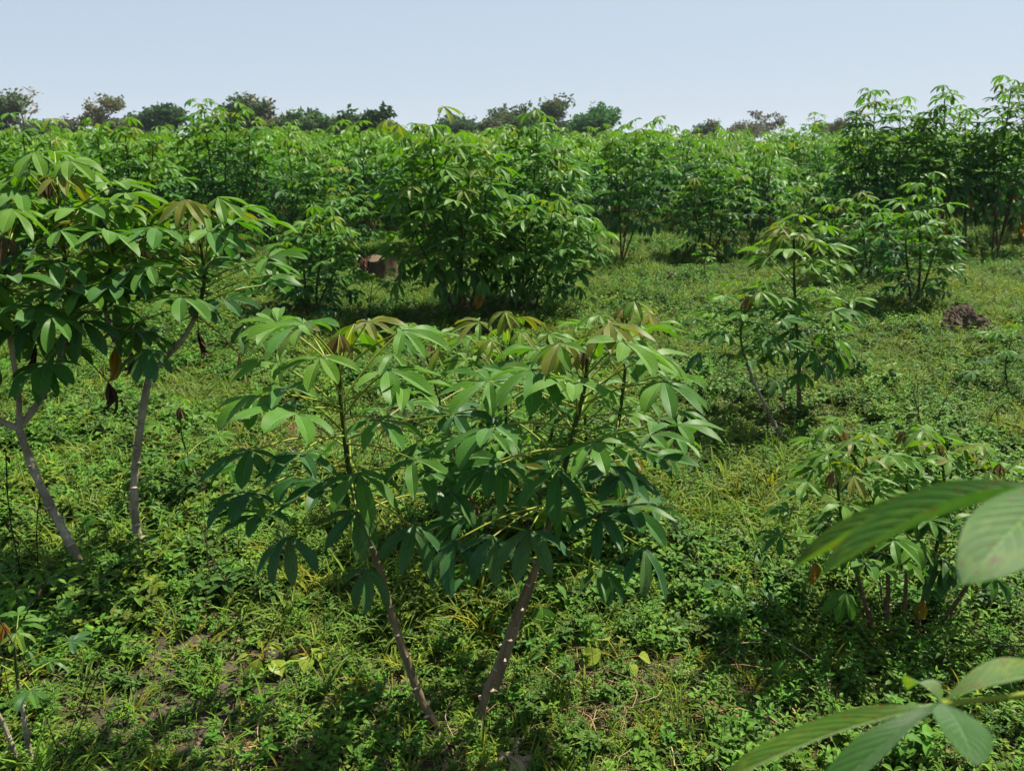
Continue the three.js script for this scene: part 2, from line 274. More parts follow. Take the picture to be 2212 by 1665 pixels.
// a plant: stems = [{pts, r0, r1, leafy (metres from the tip), n, hubs}] in world space
function plant(o) {
  const r = rng(o.seed ?? 1), g = base(o.name ?? 'cassava_plant', o.pos); tag(g, o.label, 'cassava plant', o.group);
  const sc = o.scale ?? 1;
  o.stems.forEach((s, si) => {
    const c = new THREE.CatmullRomCurve3(s.pts, false, 'centripetal'), L = c.getLength(), a = new Acc(), leafy = Math.min(s.leafy, L * 0.97);
    stemInto(a, s.pts, o.pos, s.r0, s.r1, { woody: s.leafy ? clamp(1 - leafy * 1.0 / L, 0, 1) : 2, seed: (o.seed ?? 1) * 31 + si, tone: s.tone ?? o.tone ?? SC.grey, sides: o.hero ? 10 : 6, scars: o.hero || o.scars, node: s.node ?? 0.034 });
    mesh(s.name ?? 'stem', a.geo(), stemMat, g);
    if (!s.leafy) return;
    const put = (P, az, stage, H) => {
      const S = STAGE[stage];
      if (o.hero) {
        if (!H) { const l = rr(S.pet, r) * sc, e = rr(S.el, r) * D2R; H = P.clone().add(V(Math.sin(az) * Math.cos(e) * l, Math.sin(e) * l, Math.cos(az) * Math.cos(e) * l)); }
        heroLeaf(g, P, H, stage, r, sc, o.bright && BRIGHT[stage] ? BRIGHT[stage] : null, stage === 'yellow' ? 'withered yellow leaf' : stage === 'dead' ? 'dry brown hanging leaf' : null);
      } else {
        const m = mesh('leaf', pick(PROTO[stage], r), pick(stage === 'young' ? MID_YOUNG : o.bright && BRIGHT[stage] ? BRIGHT[stage] : MAT[stage], r), g); m.position.copy(P).sub(o.pos); m.quaternion.copy(rotY(az)).multiply(rotZ((r() - 0.5) * 0.3)); m.scale.setScalar(sc * (0.85 + 0.3 * r()));
        if (stage === 'yellow') m.userData.label = 'withered yellow leaf'; if (stage === 'dead') m.userData.label = 'dry brown hanging leaf';
      }
    };
    for (const [hx, hy, len, fb, st] of s.hubs ?? []) { // leaves seen at a place: petiole of that length reaching the sight line, before or behind the stem
      const d = dir(hx, hy).normalize(), O = V(0, CAM_H, 0); let best = null;
      for (let k = 0; k <= 40; k++) { const t = lerp(1 - leafy / L, 0.99, k / 40), P = c.getPointAt(t), oc = O.clone().sub(P), b = oc.dot(d), cc = oc.lengthSq() - len * len, disc = b * b - cc; if (disc < 0) continue; const H = O.clone().addScaledVector(d, -b + (fb > 0 ? -1 : 1) * Math.sqrt(disc)), e = Math.asin((H.y - P.y) / len), want = lerp(-0.05, 0.75, Math.pow(k / 40, 2)), cost = Math.abs(e - want); if (!best || cost < best.cost) best = { cost, P, H, k }; }
      if (best) put(best.P, 0, st ?? nearestStage(1 - best.k / 40), best.H);
    }
    let th = r() * 6.28; const n = s.n;
    for (let i = 0; i < n; i++) {
      const f = i / n; th += 2.3998 + (r() - 0.5) * 0.5;
      const t = clamp(1 - leafy / L * Math.pow(f, 0.85), 0.02, 1), P = c.getPointAt(t);
      let st = nearestStage(f + (r() - 0.5) * 0.08); if (st === 'bud' && (!o.hero || i > 0)) st = 'young'; if (f > 0.9 && r() < (o.yellow ?? 0.12)) st = r() < 0.5 ? 'yellow' : 'dead';
      let az = th; if (s.face) az = s.face + (r() - 0.5) * 3.6;
      put(P, az, st);
    }
  });
  return g;
}

// ------------------------------------------------------------------ the near plants
const px = (list, z0, z1) => list.map(([x, y, dz], k) => atZ(x, y, lerp(z0, z1, k / (list.length - 1)) + (dz ?? 0)));
const gz = (x, y) => -onGround(x, y).z;
{ // central plant
  const pos = onGround(990, 1575), z = -pos.z;
  const L = [[470, 692, .17, 1, 'upper'], [655, 702, .2, 1, 'upper'], [549, 855, .3, 1], [640, 894, .27, 1], [539, 975, .3, 1], [648, 977, .24, 1], [539, 1066, .31, 1], [703, 1037, .2, 1], [622, 1160, .28, 1, 'low'], [770, 1105, .22, 1, 'low'], [870, 831, .26, 1], [815, 907, .22, 1], [888, 990, .27, 1], [888, 1136, .26, 1, 'low'], [869, 714, .22, 1, 'upper'], [600, 700, .2, -1, 'upper'], [765, 700, .15, -1, 'young']];
  const R = [[1208, 743, .2, 1, 'young'], [1348, 740, .2, 1, 'upper'], [1388, 712, .24, -1, 'upper'], [1434, 824, .29, 1], [1060, 923, .33, 1], [1286, 954, .26, 1], [1463, 917, .32, -1], [1333, 1032, .27, 1], [1085, 1000, .27, 1], [1145, 1144, .25, 1, 'low'], [1299, 1110, .27, 1], [1411, 990, .3, -1], [1390, 1183, .3, 1, 'low'], [984, 1167, .32, 1, 'low'], [1010, 1118, .31, -1], [1057, 824, .26, 1], [1150, 798, .24, 1, 'upper']];
  plant({ name: 'cassava_plant', seed: 5, hero: true, pos, yellow: 0, label: 'large cassava plant in the centre foreground with two leaning bare stems', tone: [0.24, 0.18, 0.11],
    stems: [
      { pts: px([[950, 1575], [915, 1520], [880, 1430], [850, 1340], [820, 1230], [792, 1150], [768, 1080], [752, 1000], [742, 920], [733, 830], [729, 762]], z, z + .1), r0: .0138, r1: .0055, leafy: .47, n: 22, hubs: L },
      { pts: px([[1032, 1570], [1050, 1500], [1082, 1420], [1125, 1300], [1168, 1200], [1192, 1105], [1217, 1020], [1242, 920], [1262, 840], [1270, 775]], z, z + .08), r0: .0142, r1: .0055, leafy: .47, n: 22, hubs: R },
      { pts: px([[1052, 1560], [1075, 1480], [1112, 1370], [1158, 1240], [1175, 1150], [1160, 1040]], z + .05, z + .34), r0: .0105, r1: .0045, leafy: .3, n: 12 }] });
}
{ // two plants behind the central one
  const pos = onGround(1085, 1190), z = -pos.z;
  plant({ name: 'cassava_plant', seed: 8, hero: true, pos, bright: true, label: 'cassava plant with purple-brown shoot tips directly behind the central plant', tone: SC.brown, scale: 0.95, yellow: .5,
    stems: [{ pts: px([[1080, 1190], [1092, 1050], [1094, 940], [1093, 800], [1108, 712]], z, z), r0: .012, r1: .005, leafy: .7, n: 34 },
      { pts: px([[1085, 1190], [1160, 1040], [1200, 900], [1210, 820]], z, z + .2), r0: .01, r1: .005, leafy: .4, n: 18 }, { pts: px([[1080, 1190], [1010, 1060], [960, 900], [918, 760]], z, z + .25), r0: .01, r1: .004, leafy: .35, n: 14 }] });
  const p2 = onGround(1300, 1150), z2 = -p2.z;
  plant({ name: 'cassava_plant', seed: 9, hero: true, pos: p2, bright: true, label: 'cassava plant whose bronze tip rises highest just right behind the central plant', tone: SC.brown, scale: 0.9, yellow: .6,
    stems: [{ pts: px([[1300, 1150], [1330, 960], [1350, 800], [1354, 690]], z2, z2), r0: .012, r1: .005, leafy: .6, n: 30 }, { pts: px([[1300, 1150], [1270, 1000], [1262, 850]], z2, z2 + .2), r0: .01, r1: .005, leafy: .3, n: 14 }] });
}
{ // left pair
  const pos = onGround(190, 1245), z = -pos.z;
  plant({ name: 'cassava_plant', seed: 14, hero: true, pos, bright: true, label: 'tall cassava plant at the left edge on a leaning grey stem', scale: 1.12, yellow: .5,
    stems: [{ name: 'stem', pts: px([[190, 1245], [128, 1130], [75, 1020], [40, 925]], z, z), r0: .0185, r1: .0135, leafy: 0 },
      { name: 'branch', pts: px([[40, 925], [75, 880], [125, 790], [150, 660], [135, 520], [125, 400]], z, z + .1), r0: .014, r1: .006, leafy: .6, n: 52, node: .034 },
      { name: 'branch', pts: px([[40, 925], [-10, 900], [-70, 760], [-90, 560], [-85, 450]], z, z), r0: .012, r1: .006, leafy: .5, n: 36 },
      { name: 'branch', pts: px([[42, 925], [40, 850], [20, 720], [10, 600], [15, 520]], z, z - .25), r0: .011, r1: .006, leafy: .34, n: 22 }] });
  const p2 = onGround(318, 1200), z2 = -p2.z;
  plant({ name: 'cassava_plant', seed: 15, hero: true, pos: p2, label: 'cassava plant with an upright grey stem forking in two at left', scale: 1.12, yellow: .4,
    stems: [{ name: 'stem', pts: px([[318, 1200], [300, 1165], [290, 1060], [305, 910], [322, 812]], z2, z2), r0: .018, r1: .0135, leafy: 0 },
      { name: 'branch', pts: px([[322, 812], [285, 770], [247, 732], [225, 640], [240, 570], [245, 500]], z2, z2 - .12), r0: .012, r1: .006, leafy: .34, n: 34 },
      { name: 'branch', pts: px([[322, 812], [365, 765], [402, 722], [440, 620], [432, 505]], z2, z2), r0: .012, r1: .006, leafy: .32, n: 34 }] });
}
{ // right bush
  const pos = onGround(1920, 1385), z = -pos.z;
  plant({ name: 'cassava_plant', seed: 21, hero: true, pos, bright: true, label: 'low bushy cassava plant with several thin stems behind the blurred leaves at right', tone: SC.brown, scale: .72, yellow: .3,
    stems: [{ pts: px([[1890, 1385], [1865, 1290], [1840, 1200], [1815, 1100], [1808, 1030]], z, z - .05), r0: .009, r1: .004, leafy: .34, n: 24 },
      { pts: px([[1915, 1370], [1918, 1250], [1905, 1130], [1850, 1000], [1812, 945]], z, z + .15), r0: .009, r1: .004, leafy: .42, n: 28 },
      { pts: px([[1970, 1390], [2005, 1250], [2030, 1150], [2040, 1050], [2030, 975]], z, z + .1), r0: .009, r1: .004, leafy: .4, n: 26 },
      { pts: px([[1990, 1400], [2080, 1280], [2130, 1180], [2150, 1080], [2148, 1020]], z, z), r0: .009, r1: .004, leafy: .3, n: 22 },
      { pts: px([[1950, 1380], [1960, 1200], [1960, 1050], [1955, 950]], z, z + .3), r0: .008, r1: .004, leafy: .35, n: 20 }] });
}
{ // plant right of centre, farther
  const pos = onGround(1725, 910), z = -pos.z, b2 = onGround(1690, 945), z2 = -b2.z;
  plant({ name: 'cassava_plant', seed: 25, hero: true, pos, scale: 1.02, bright: true, label: 'lone upright cassava plant with bright sunlit leaves in the weeds right of centre', tone: SC.brown, yellow: 0,
    stems: [{ pts: px([[1725, 912], [1726, 800], [1719, 680], [1716, 600], [1715, 515]], z, z), r0: .015, r1: .006, leafy: 0.7, n: 66 }] });
  plant({ name: 'cassava_plant', seed: 26, hero: true, pos: b2, label: 'low cassava plant on a thin bent stem just left of the lone upright plant', tone: SC.grey, yellow: 0, scale: .9,
    stems: [{ pts: px([[1690, 947], [1650, 870], [1615, 790], [1600, 720], [1620, 650]], z2, z2), r0: .011, r1: .005, leafy: .36, n: 26 }] });
}
{ // foreground plant past the right edge: its stems are out of the frame, two leaves reach in, out of focus
  const pos = V(0.62, hgt(0.62, -0.42), -0.42), g = base('cassava_plant', pos);
  tag(g, 'cassava plant nearest of all at lower right, its big blurred leaves reaching in', 'cassava plant');
  const a = new Acc(); stemInto(a, [V(0.62, 0, -0.42), V(0.6, 0.5, -0.45), V(0.63, 1.0, -0.47), V(0.61, 1.62, -0.5)], pos, .014, .006, { woody: .5, seed: 3 }); mesh('stem', a.geo(), stemMat, g);
  const near = (P, H, list, mats) => {
    const b = new Acc(); b.tube(curve([V(0, 0, 0), H.clone().sub(P).multiplyScalar(.5).add(V(0, .012, 0)), H.clone().sub(P)], 8), .0022, 7, WHITE, [.5, .3]);
    const leaf = mesh('leaf', b.geo(), petMat, g); leaf.position.copy(P).sub(pos);
    list.forEach(([tip, up, w, bend, fold, k]) => {
      const d = tip.clone().sub(H), L = d.length(), z = d.clone().normalize(), x = up.clone().cross(z).normalize(), y = z.clone().cross(x);
      const T = blade({ W: w / L, rows: 16, half: 4, bend, fold, seed: k, wave: .006, peak: .58 }), geo = tmplGeo(T), tn = V(...T.p.slice(-3)), tl = tn.length();
      const m = mesh('leaflet', geo, mats[k % mats.length], leaf); m.position.copy(H).sub(P); m.quaternion.setFromRotationMatrix(new THREE.Matrix4().makeBasis(x, y, z)).multiply(new THREE.Quaternion().setFromUnitVectors(tn.normalize(), V(0, 0, 1))); m.scale.setScalar(L / tl);
    });
  };
  const H1 = atZ(2290, 1052, .46), H2 = atZ(2035, 1520, .5), nb = { bump: .0018, coat: .35, cr: .42, tr: .55 };
  const NM = [leafMat(.085, .2, .006, { ...nb, map: oldMap }), leafMat(.05, .155, .01, { ...nb, coat: .15, map: oldMap }), leafMat(.035, .12, .012, { ...nb, coat: .12 })];
  near(V(.62, 1.5, -.49), H1, [[atZ(1712, 1230, .48), V(0, 1, -.05), .016, .4, .9, 3], [atZ(1772, 1242, .42), V(0, 1, -.05), .018, .4, .95, 1], [atZ(2078, 1262, .37), V(-.4, .7, .6), .0195, .4, .06, 4], [atZ(2560, 1190, .45), V(.2, 1, .3), .024, .5, .35, 7]], NM);
  near(V(.61, 1.3, -.47), H2, [[atZ(1555, 1690, .48), V(0, 1, -.05), .0125, .3, .6, 3], [atZ(1735, 1780, .43), V(-.05, 1, -.1), .0125, .4, .5, 2], [atZ(2108, 1655, .42), V(-.2, .5, .85), .0165, .4, .15, 5], [atZ(2300, 1462, .52), V(0, 1, -.1), .015, .6, .5, 6], [atZ(1960, 1492, .6), V(0, 1, -.2), .011, .5, .4, 9]], NM);
}
{ // small plants round the edges of the foreground
  const small = (bx, by, label, seed, scale, stems, hero = true, extra = /pale green/.test(label) ? { bright: true } : {}) => { const pos = onGround(bx, by), z = -pos.z; return plant({ seed, hero, pos, label, scale, yellow: .25, ...extra, stems: stems.map(s => ({ pts: px(s.p, z, z + (s.dz ?? 0)), r0: s.r ?? .008, r1: .003, leafy: s.l, n: s.n, node: .03, hubs: s.h })) }); };
  small(445, 1085, 'pale green young cassava on a slanting stem, right of the forking grey trunk', 31, .62, [{ p: [[445, 1085], [420, 1020], [395, 950], [388, 885]], l: .3, n: 13 }]);
  small(68, 1650, 'small cassava plant in the lower left corner with a knobbly bare stem', 32, .5, [{ p: [[68, 1650], [50, 1540], [38, 1470], [30, 1380]], l: .16, n: 8, r: .009 }, { p: [[45, 1665], [10, 1570], [-40, 1470], [-45, 1400]], l: .12, n: 5, r: .008, h: [[8, 1345, .1, 1, 'yellow']] }]);
  small(45, 1345, 'leafy cassava seedling at the left edge below the leaning grey stem', 33, .5, [{ p: [[45, 1345], [48, 1310], [42, 1265]], l: .12, n: 8, r: .005 }]);
  small(340, 1250, 'yellowish cassava seedling lying low beside the foot of the forking trunk', 34, .36, [{ p: [[325, 1240], [360, 1222], [395, 1205]], l: .16, n: 6, r: .004 }]);
  small(2180, 850, 'slender cassava plant at the right edge below the dark mound', 35, .8, [{ p: [[2180, 850], [2172, 790], [2185, 735]], l: .35, n: 14 }], false);
  small(1525, 610, 'small cassava seedling with drooping leaves in front of the right middle row', 36, .7, [{ p: [[1525, 612], [1522, 575], [1524, 545]], l: .4, n: 12 }], false);
  small(845, 690, 'low cassava seedling in front of the weathered tree stump', 37, .85, [{ p: [[800, 692], [800, 650], [805, 610]], l: .4, n: 14 }, { p: [[850, 690], [858, 640], [865, 605]], l: .4, n: 14 }], false);
}
// ------------------------------------------------------------------ rows of cassava in the middle distance
function midPlant(label, seed, bx, by, tops, o = {}) { // base pixel, shoot-tip pixels
  const pos = onGround(bx, by), z = -pos.z, r = rng(seed * 17), sc = (o.scale ?? 1) * 1.32;
  const stems = tops.map(([tx, ty, leafy, n, dz]) => {
    const zz = z + (dz ?? (r() - 0.5) * 0.5), T = atZ(tx, ty, zz), B = pos.clone().add(V((r() - .5) * .12, 0, (r() - .5) * .1)), m1 = B.clone().lerp(T, .35), m2 = B.clone().lerp(T, .72), lean = (T.x - B.x);
    m1.x += lean * .08 + (r() - .5) * .06; m2.x += lean * .12 + (r() - .5) * .06;
    return { pts: [B, m1, m2, T], r0: .016, r1: .006, leafy: leafy ?? T.y * .6, n: Math.round((n ?? 30) * .98) };
  });
  return plant({ seed, pos, label, group: o.group, stems, scale: sc, bright: o.bright, yellow: o.yellow ?? .35, tone: SC.brown });
}
midPlant('big dense cassava plant at centre with several tall shoots above the rest', 41, 1000, 692, [[930, 296, 1.25, 62, -.1], [872, 300, 1.1, 46], [1010, 330, 1.1, 48], [985, 420, .9, 36, -.45], [880, 430, .8, 34, -.4], [1050, 400, .9, 30, -.3]], { bright: true });
midPlant('dense cassava plant touching the right side of the big centre plant', 42, 1110, 662, [[1160, 272, 1.2, 52, .3], [1200, 330, 1.1, 44, .2], [1085, 300, 1.1, 40, .3], [1225, 400, .9, 32, 0]]);
midPlant('low spreading cassava plant at the right foot of the big centre plant', 43, 1120, 680, [[1195, 455, .8, 40, -.4], [1250, 500, .7, 34, -.2], [1130, 480, .6, 28, -.3]], { bright: true });
midPlant('rounded cassava plant standing left of the weathered stump', 44, 670, 685, [[690, 478, .8, 40], [650, 520, .7, 32], [730, 540, .6, 26], [620, 540, .6, 26]], { scale: .9 });
midPlant('tall dark cassava plant on the left that rises above the row', 45, 480, 560, [[440, 232, 1.5, 56], [490, 250, 1.4, 50], [540, 262, 1.4, 46], [420, 300, 1.2, 40], [560, 330, 1.1, 40]], { scale: 1.05 });
midPlant('broad cassava plant in the left row right of the tallest yellow-green shoot', 46, 280, 605, [[270, 285, 1.3, 50], [330, 310, 1.2, 44], [210, 300, 1.2, 44], [350, 380, .9, 32], [300, 360, .9, 32], [180, 370, .9, 32]]);
midPlant('cassava plant at the far left edge of the row behind the leaning plant', 47, 40, 600, [[50, 290, 1.2, 46], [110, 305, 1.2, 42], [-10, 310, 1.2, 40], [90, 370, .9, 30], [10, 380, .9, 30]]);
midPlant('cassava plant with drooping leaves between the tall dark one and the stump', 48, 650, 572, [[620, 310, 1.2, 46], [670, 345, 1.1, 42], [720, 370, 1, 36]]);
midPlant('light green cassava plant behind the rounded one left of the stump', 49, 700, 580, [[660, 410, .8, 34], [740, 420, .8, 34], [775, 450, .7, 26]], { scale: .9 });
midPlant('cassava plant with bare dark legs right of the big centre plant', 50, 1350, 568, [[1375, 282, 1.2, 48], [1330, 310, 1.1, 40], [1420, 315, 1.1, 40]]);
midPlant('cassava plant on three thin stems in the right middle row', 51, 1540, 560, [[1555, 330, 1.15, 46], [1500, 410, .9, 38], [1600, 405, .9, 36]]);
midPlant('cassava plant filling the gap in the row behind the thin three-stemmed one', 52, 1450, 500, [[1430, 275, 1.3, 44], [1490, 290, 1.2, 40]]);
midPlant('slim tall cassava plant with one pale top left of the high right clump', 53, 1770, 470, [[1760, 258, 1.4, 52], [1725, 330, 1, 34], [1800, 345, 1, 34]]);
midPlant('tall cassava plant forming the left top of the high right clump', 54, 1930, 548, [[1890, 212, 1.35, 60], [1945, 235, 1.3, 52], [1850, 270, 1.2, 46], [1910, 330, 1, 44], [1840, 330, 1, 36], [1970, 300, 1, 36]], { scale: 1.05 });
midPlant('tall cassava plant forming the right top of the high right clump', 55, 2080, 552, [[2040, 212, 1.35, 60], [2000, 260, 1.2, 50], [2085, 255, 1.2, 50], [2040, 330, 1, 44], [2105, 320, 1, 36]], { scale: 1.05 });
midPlant('tallest cassava plant at the right edge on a leaning stem', 56, 2155, 555, [[2185, 190, 1.3, 60], [2230, 205, 1.3, 50], [2150, 280, 1.1, 44], [2215, 300, 1.1, 40]], { scale: 1.05 });
midPlant('small upright cassava plant with a pale yellow-green top before the right clump', 57, 1985, 672, [[1995, 412, .95, 44], [1960, 480, .7, 30], [2030, 500, .7, 30]], { scale: .85 });
midPlant('cassava plant half hidden behind the lone upright plant right of centre', 58, 1870, 610, [[1860, 440, .8, 34], [1800, 455, .8, 30], [1900, 480, .7, 26]], { scale: .9 });
midPlant('low cassava plant in the row behind the lone upright plant', 59, 1720, 560, [[1740, 415, .9, 36], [1690, 430, .8, 30]], { scale: .9 });

// far rows: prototypes with their leaves joined, each plant an object
const FARC = { young: [.1, .22, .006], upper: [.066, .19, .008], mid: [.034, .13, .012], low: [.02, .08, .013], yellow: [.5, .32, .03], bud: [.1, .08, .02], dead: [.12, .07, .035] };
function farProto(seed, lod) {
  const r = rng(seed), h = 1.56 + .3 * r(), leaf = new Acc(), stem = new Acc(), ns = 3 + Math.floor(r() * 3);
  for (let s = 0; s < ns; s++) {
    const a = (s + r() * .7) / ns * 6.28, d = .22 + .4 * r(), hh = h * (s ? .72 + .28 * r() : 1), T = V(Math.cos(a) * d, hh - .1, Math.sin(a) * d), pts = [V(0, 0, 0), V(T.x * .45, hh * .4, T.z * .45), V(T.x * .85, hh * .75, T.z * .85), T];
    const c = new THREE.CatmullRomCurve3(pts, false, 'centripetal'); stem.tube(c.getPoints(6), t => lerp(.016, .006, t), 4, t => mix3(SC.brown, SC.green, sm(.3, .7, t)));
    const n = Math.round(17 + 7 * r()); let th = r() * 6;
    for (let i = 0; i < n; i++) {
      const f = i / n, P = c.getPointAt(clamp(1 - .66 * Math.pow(f, .85), 0, 1)); th += 2.4 + (r() - .5) * .5; let st = nearestStage(f); if (st === 'bud') st = 'young'; if (f > .93 && r() < .2) st = r() < .5 ? 'yellow' : 'dead';
      const S = STAGE[st], l = rr(S.pet, r) * 1.3, e = rr(S.el, r) * D2R, q0 = rotY(th), H = P.clone().add(V(Math.sin(th) * Math.cos(e) * l, Math.sin(e) * l, Math.cos(th) * Math.cos(e) * l)), k = .8 + .4 * r(), col = FARC[st].map(x => x * k);
      for (const x of palm(st, r)) leaf.add(LEAFLET[x.cls][x.k].lo, M4(H, q0.clone().multiply(x.q), x.s.clone().multiplyScalar(1.72)), col);
    }
  }
  return { stem: stem.geo(), leaf: leaf.geo() };
}
const FAR = Array.from({ length: 9 }, (_, k) => farProto(600 + k * 7));
{
  const r = rng(77), placed = [];
  const SEEN = new Set(), ROWS = ['nearest', 'second', 'third', 'fourth', 'fifth', 'sixth'], MARKS = [[62, 'the nearly bare pale tree'], [228, 'the brownish open tree'], [348, 'the dark rounded tree'], [538, 'the brown-sided dark tree'], [670, 'the twin green crowns'], [772, 'the ragged dark tree'], [930, 'the tall centre shoot'], [1148, 'the largest dark tree'], [1308, 'the fresh green tree'], [1430, 'the flat skyline gap'], [1635, 'the wispy grey tree'], [1795, 'the slim tall cassava'], [1890, 'the left high clump'], [2040, 'the right high clump'], [2185, 'the tallest right-edge shoot']];
  const busy = []; scene.children.forEach(c => { if (c.userData.category === 'cassava plant') busy.push(c.position); });
  const inst = [];
  for (let d = 12.2; d < 62; d += d < 26 ? 1.55 : 2.2) {
    const half = TX * d * 1.02 + .8, step = d < 26 ? 1.5 : 2.0;
    for (let x = -half; x < half; x += step) {
      const X = x + (r() - .5) * .7, Z = -(d + (r() - .5) * .6), k = Math.floor(r() * FAR.length), sc = (.86 + .26 * r()) * (1 + .0 * d), az = r() * 6.28;
      if (busy.some(p => Math.hypot(p.x - X, p.z - Z) < 1.0)) continue;
      // an open weedy gap in the row right of centre
      const q = X / -Z / TX; if (d < 14.5 && q > .2 && q < .62 && r() < .7) continue;
      if (d < 26) placed.push([X, Z, k, sc, az, d]); else inst.push([X, Z, k, sc, az]);
    }
  }
  for (const [X, Z, k, sc, az, d] of placed) {
    const q = X / -Z / TX, wx = (q + 1) * 1106, row = Math.round((d - 12.2) / 1.55), g = base('cassava_plant', V(X, hgt(X, Z), Z)); g.rotation.y = az; g.scale.setScalar(sc);
    const L = MARKS.reduce((a, b) => Math.abs(b[0] - wx) < Math.abs(a[0] - wx) ? b : a), off = wx - L[0], side = Math.abs(off) < 26 ? 'right in front of' : off < -70 ? 'well left of' : off < 0 ? 'just left of' : off > 70 ? 'well right of' : 'just right of';
    if (row < 6) tag(g, `cassava plant in the ${ROWS[row]} far row, ${side} ${L[1]}`, 'cassava plant', 'cassava plants in the far rows');
    else tag(g, `cassava plant of the rearmost rows, ${side} ${L[1]}`, 'cassava plant', 'cassava plants in the far rows');
    if (SEEN.has(g.userData.label) && row > 3) { scene.remove(g); continue; } SEEN.add(g.userData.label);
    mesh('stem', FAR[k].stem, woodMat, g); const f = mesh('foliage', FAR[k].leaf, MAT.farLeaf, g); f.userData.kind = 'stuff';
  }
  for (let k = 0; k < 1; k++) {
    const geo = new Acc(); // one joined clump of two plants keeps the far field light
    const G = FAR[3].leaf, im = new THREE.InstancedMesh(G, MAT.farLeaf, inst.length), m = new THREE.Matrix4();
    inst.forEach(([X, Z, kk, sc, az], i) => { m.compose(V(X, 0, Z), rotY(az), V(sc, sc, sc)); im.setMatrixAt(i, m); im.setColorAt(i, new THREE.Color().setRGB(.85 + .3 * r(), .9 + .2 * r(), .9)); });
    im.name = 'cassava_rows'; tag(im, 'far cassava rows reading as one green mass below the treeline', 'cassava rows', null, 'stuff'); scene.add(im);
  }
}
// ------------------------------------------------------------------ trees on the horizon
const treeLeaf = new THREE.MeshPhysicalMaterial({ vertexColors: true, roughness: .9, transmission: .35, thickness: 0, side: THREE.DoubleSide, specularIntensity: .2 });
function tree(label, name, cx, topy, wpx, dist, seed, o) {
  const r = rng(seed), p = dir(cx, 300), X = p.x / -p.z * dist, top = atZ(cx, topy - 11, dist).y, rad = wpx * 1.28 / 2212 * TX * 2 * dist / 2;
  const g = base(name, V(X, 0, -dist)); tag(g, label, name, null);
  const wood = new Acc(), crown = new Acc(), bark = o.bark ?? [.14, .11, .085];
  const leafT = blade({ W: .3, rows: 2, half: 1, bend: .5, fold: .3, seed: 1 }), ends = [];
  const grow = (P, d, len, rd, lev) => {
    const pts = [P.clone()]; let q = P.clone(), dd = d.clone();
    for (let k = 0; k < 4; k++) { dd.add(V((r() - .5) * .35, (r() - .35) * .2, (r() - .5) * .35)).normalize(); q = q.clone().addScaledVector(dd, len / 4); pts.push(q); }
    wood.tube(pts, t => lerp(rd, rd * .6, t), lev < 2 ? 6 : 4, bark);
    if (lev >= 2) ends.push(pts[2], pts[4]);
    if (lev >= o.levels) return;
    const n = lev === 0 ? o.limbs : 3;
    for (let k = 0; k < n; k++) { const a = (k + r() * .8) / n * 6.28, sp = lev === 0 ? lerp(.5, 1.1, r()) * o.spread : .75, nd = dd.clone().add(V(Math.cos(a) * sp, (r() - .3) * .35, Math.sin(a) * sp)).normalize(); grow(k === 0 && lev === 0 ? q : pts[2 + Math.floor(r() * 3)], nd, len * lerp(.55, .78, r()), rd * .55, lev + 1); }
  };
  grow(V(0, 0, 0), V((r() - .5) * .1, 1, (r() - .5) * .1).normalize(), top * (o.trunk ?? .42), top * .022, 0);
  const bb = new THREE.Box3().setFromPoints(ends), sx = rad / Math.max(.1, (bb.max.x - bb.min.x) / 2 + .3), sy = top / (bb.max.y + .35);
  for (let k = 0; k < wood.p.length; k += 3) { wood.p[k] *= sx; wood.p[k + 1] *= sy; wood.p[k + 2] *= sx; }
  mesh('trunk', wood.geo(), woodMat, g);
  for (const e of ends) {
    if (r() > o.cover) continue;
    const n = Math.round(o.leaves * (.5 + r())), cr = o.clump * (.6 + .8 * r()), tone = .85 + .5 * r(), C = e.clone().multiply(V(sx, sy, sx));
    const br = r() < (o.brown ?? 0) ? 1 : 0;
    for (let k = 0; k < n; k++) {
      const u = V(r() - .5, r() - .5, r() - .5).normalize().multiplyScalar(cr * Math.cbrt(r())); u.y *= .7; const c = (br ? [.11, .095, .045] : o.col).map(x => x * tone * (.8 + .4 * r())), s = o.size * (.6 + .8 * r());
      crown.add(leafT, M4(C.clone().add(u), new THREE.Quaternion().setFromEuler(new THREE.Euler(r() * 6, r() * 6, r() * 6)), s), c);
    }
  }
  mesh('crown', crown.geo(), treeLeaf, g).userData.kind = 'stuff';
}
const dense = { levels: 3, limbs: 6, spread: 1, cover: .95, leaves: 26, clump: .75, size: .42, col: [.05, .1, .03] }, sparse = { levels: 4, limbs: 4, spread: .7, cover: .45, leaves: 7, clump: .4, size: .3, col: [.13, .15, .07], brown: .3, bark: [.3, .26, .22] };
tree('dark bushy tree cut by the left edge of the picture', 'tree', -5, 205, 120, 85, 1, { ...dense, col: [.06, .095, .035], brown: .15 });
tree('nearly bare pale tree beside the dark tree at the left edge', 'tree', 62, 190, 95, 90, 2, { ...sparse, cover: .22, leaves: 5, col: [.2, .2, .13] });
tree('brownish open-crowned tree alone against the sky at left', 'tree', 228, 207, 92, 95, 3, { ...sparse, cover: .85, leaves: 11, col: [.12, .13, .055] });
tree('low brown scrubby tree just left of the open-crowned brownish tree', 'tree', 152, 262, 50, 95, 4, { ...dense, col: [.09, .09, .04], leaves: 14 });
tree('dark rounded tree just left of the tall dark cassava', 'tree', 348, 236, 82, 80, 5, { ...dense, col: [.05, .1, .035] });
tree('dark tree with a brown side peeping over the tall dark cassava', 'tree', 538, 214, 85, 90, 6, { ...dense, brown: .3, leaves: 20 });
tree('brown-leaved bush on the horizon left of the twin green crowns', 'tree', 602, 254, 55, 85, 7, { ...dense, col: [.11, .085, .045], leaves: 18 });
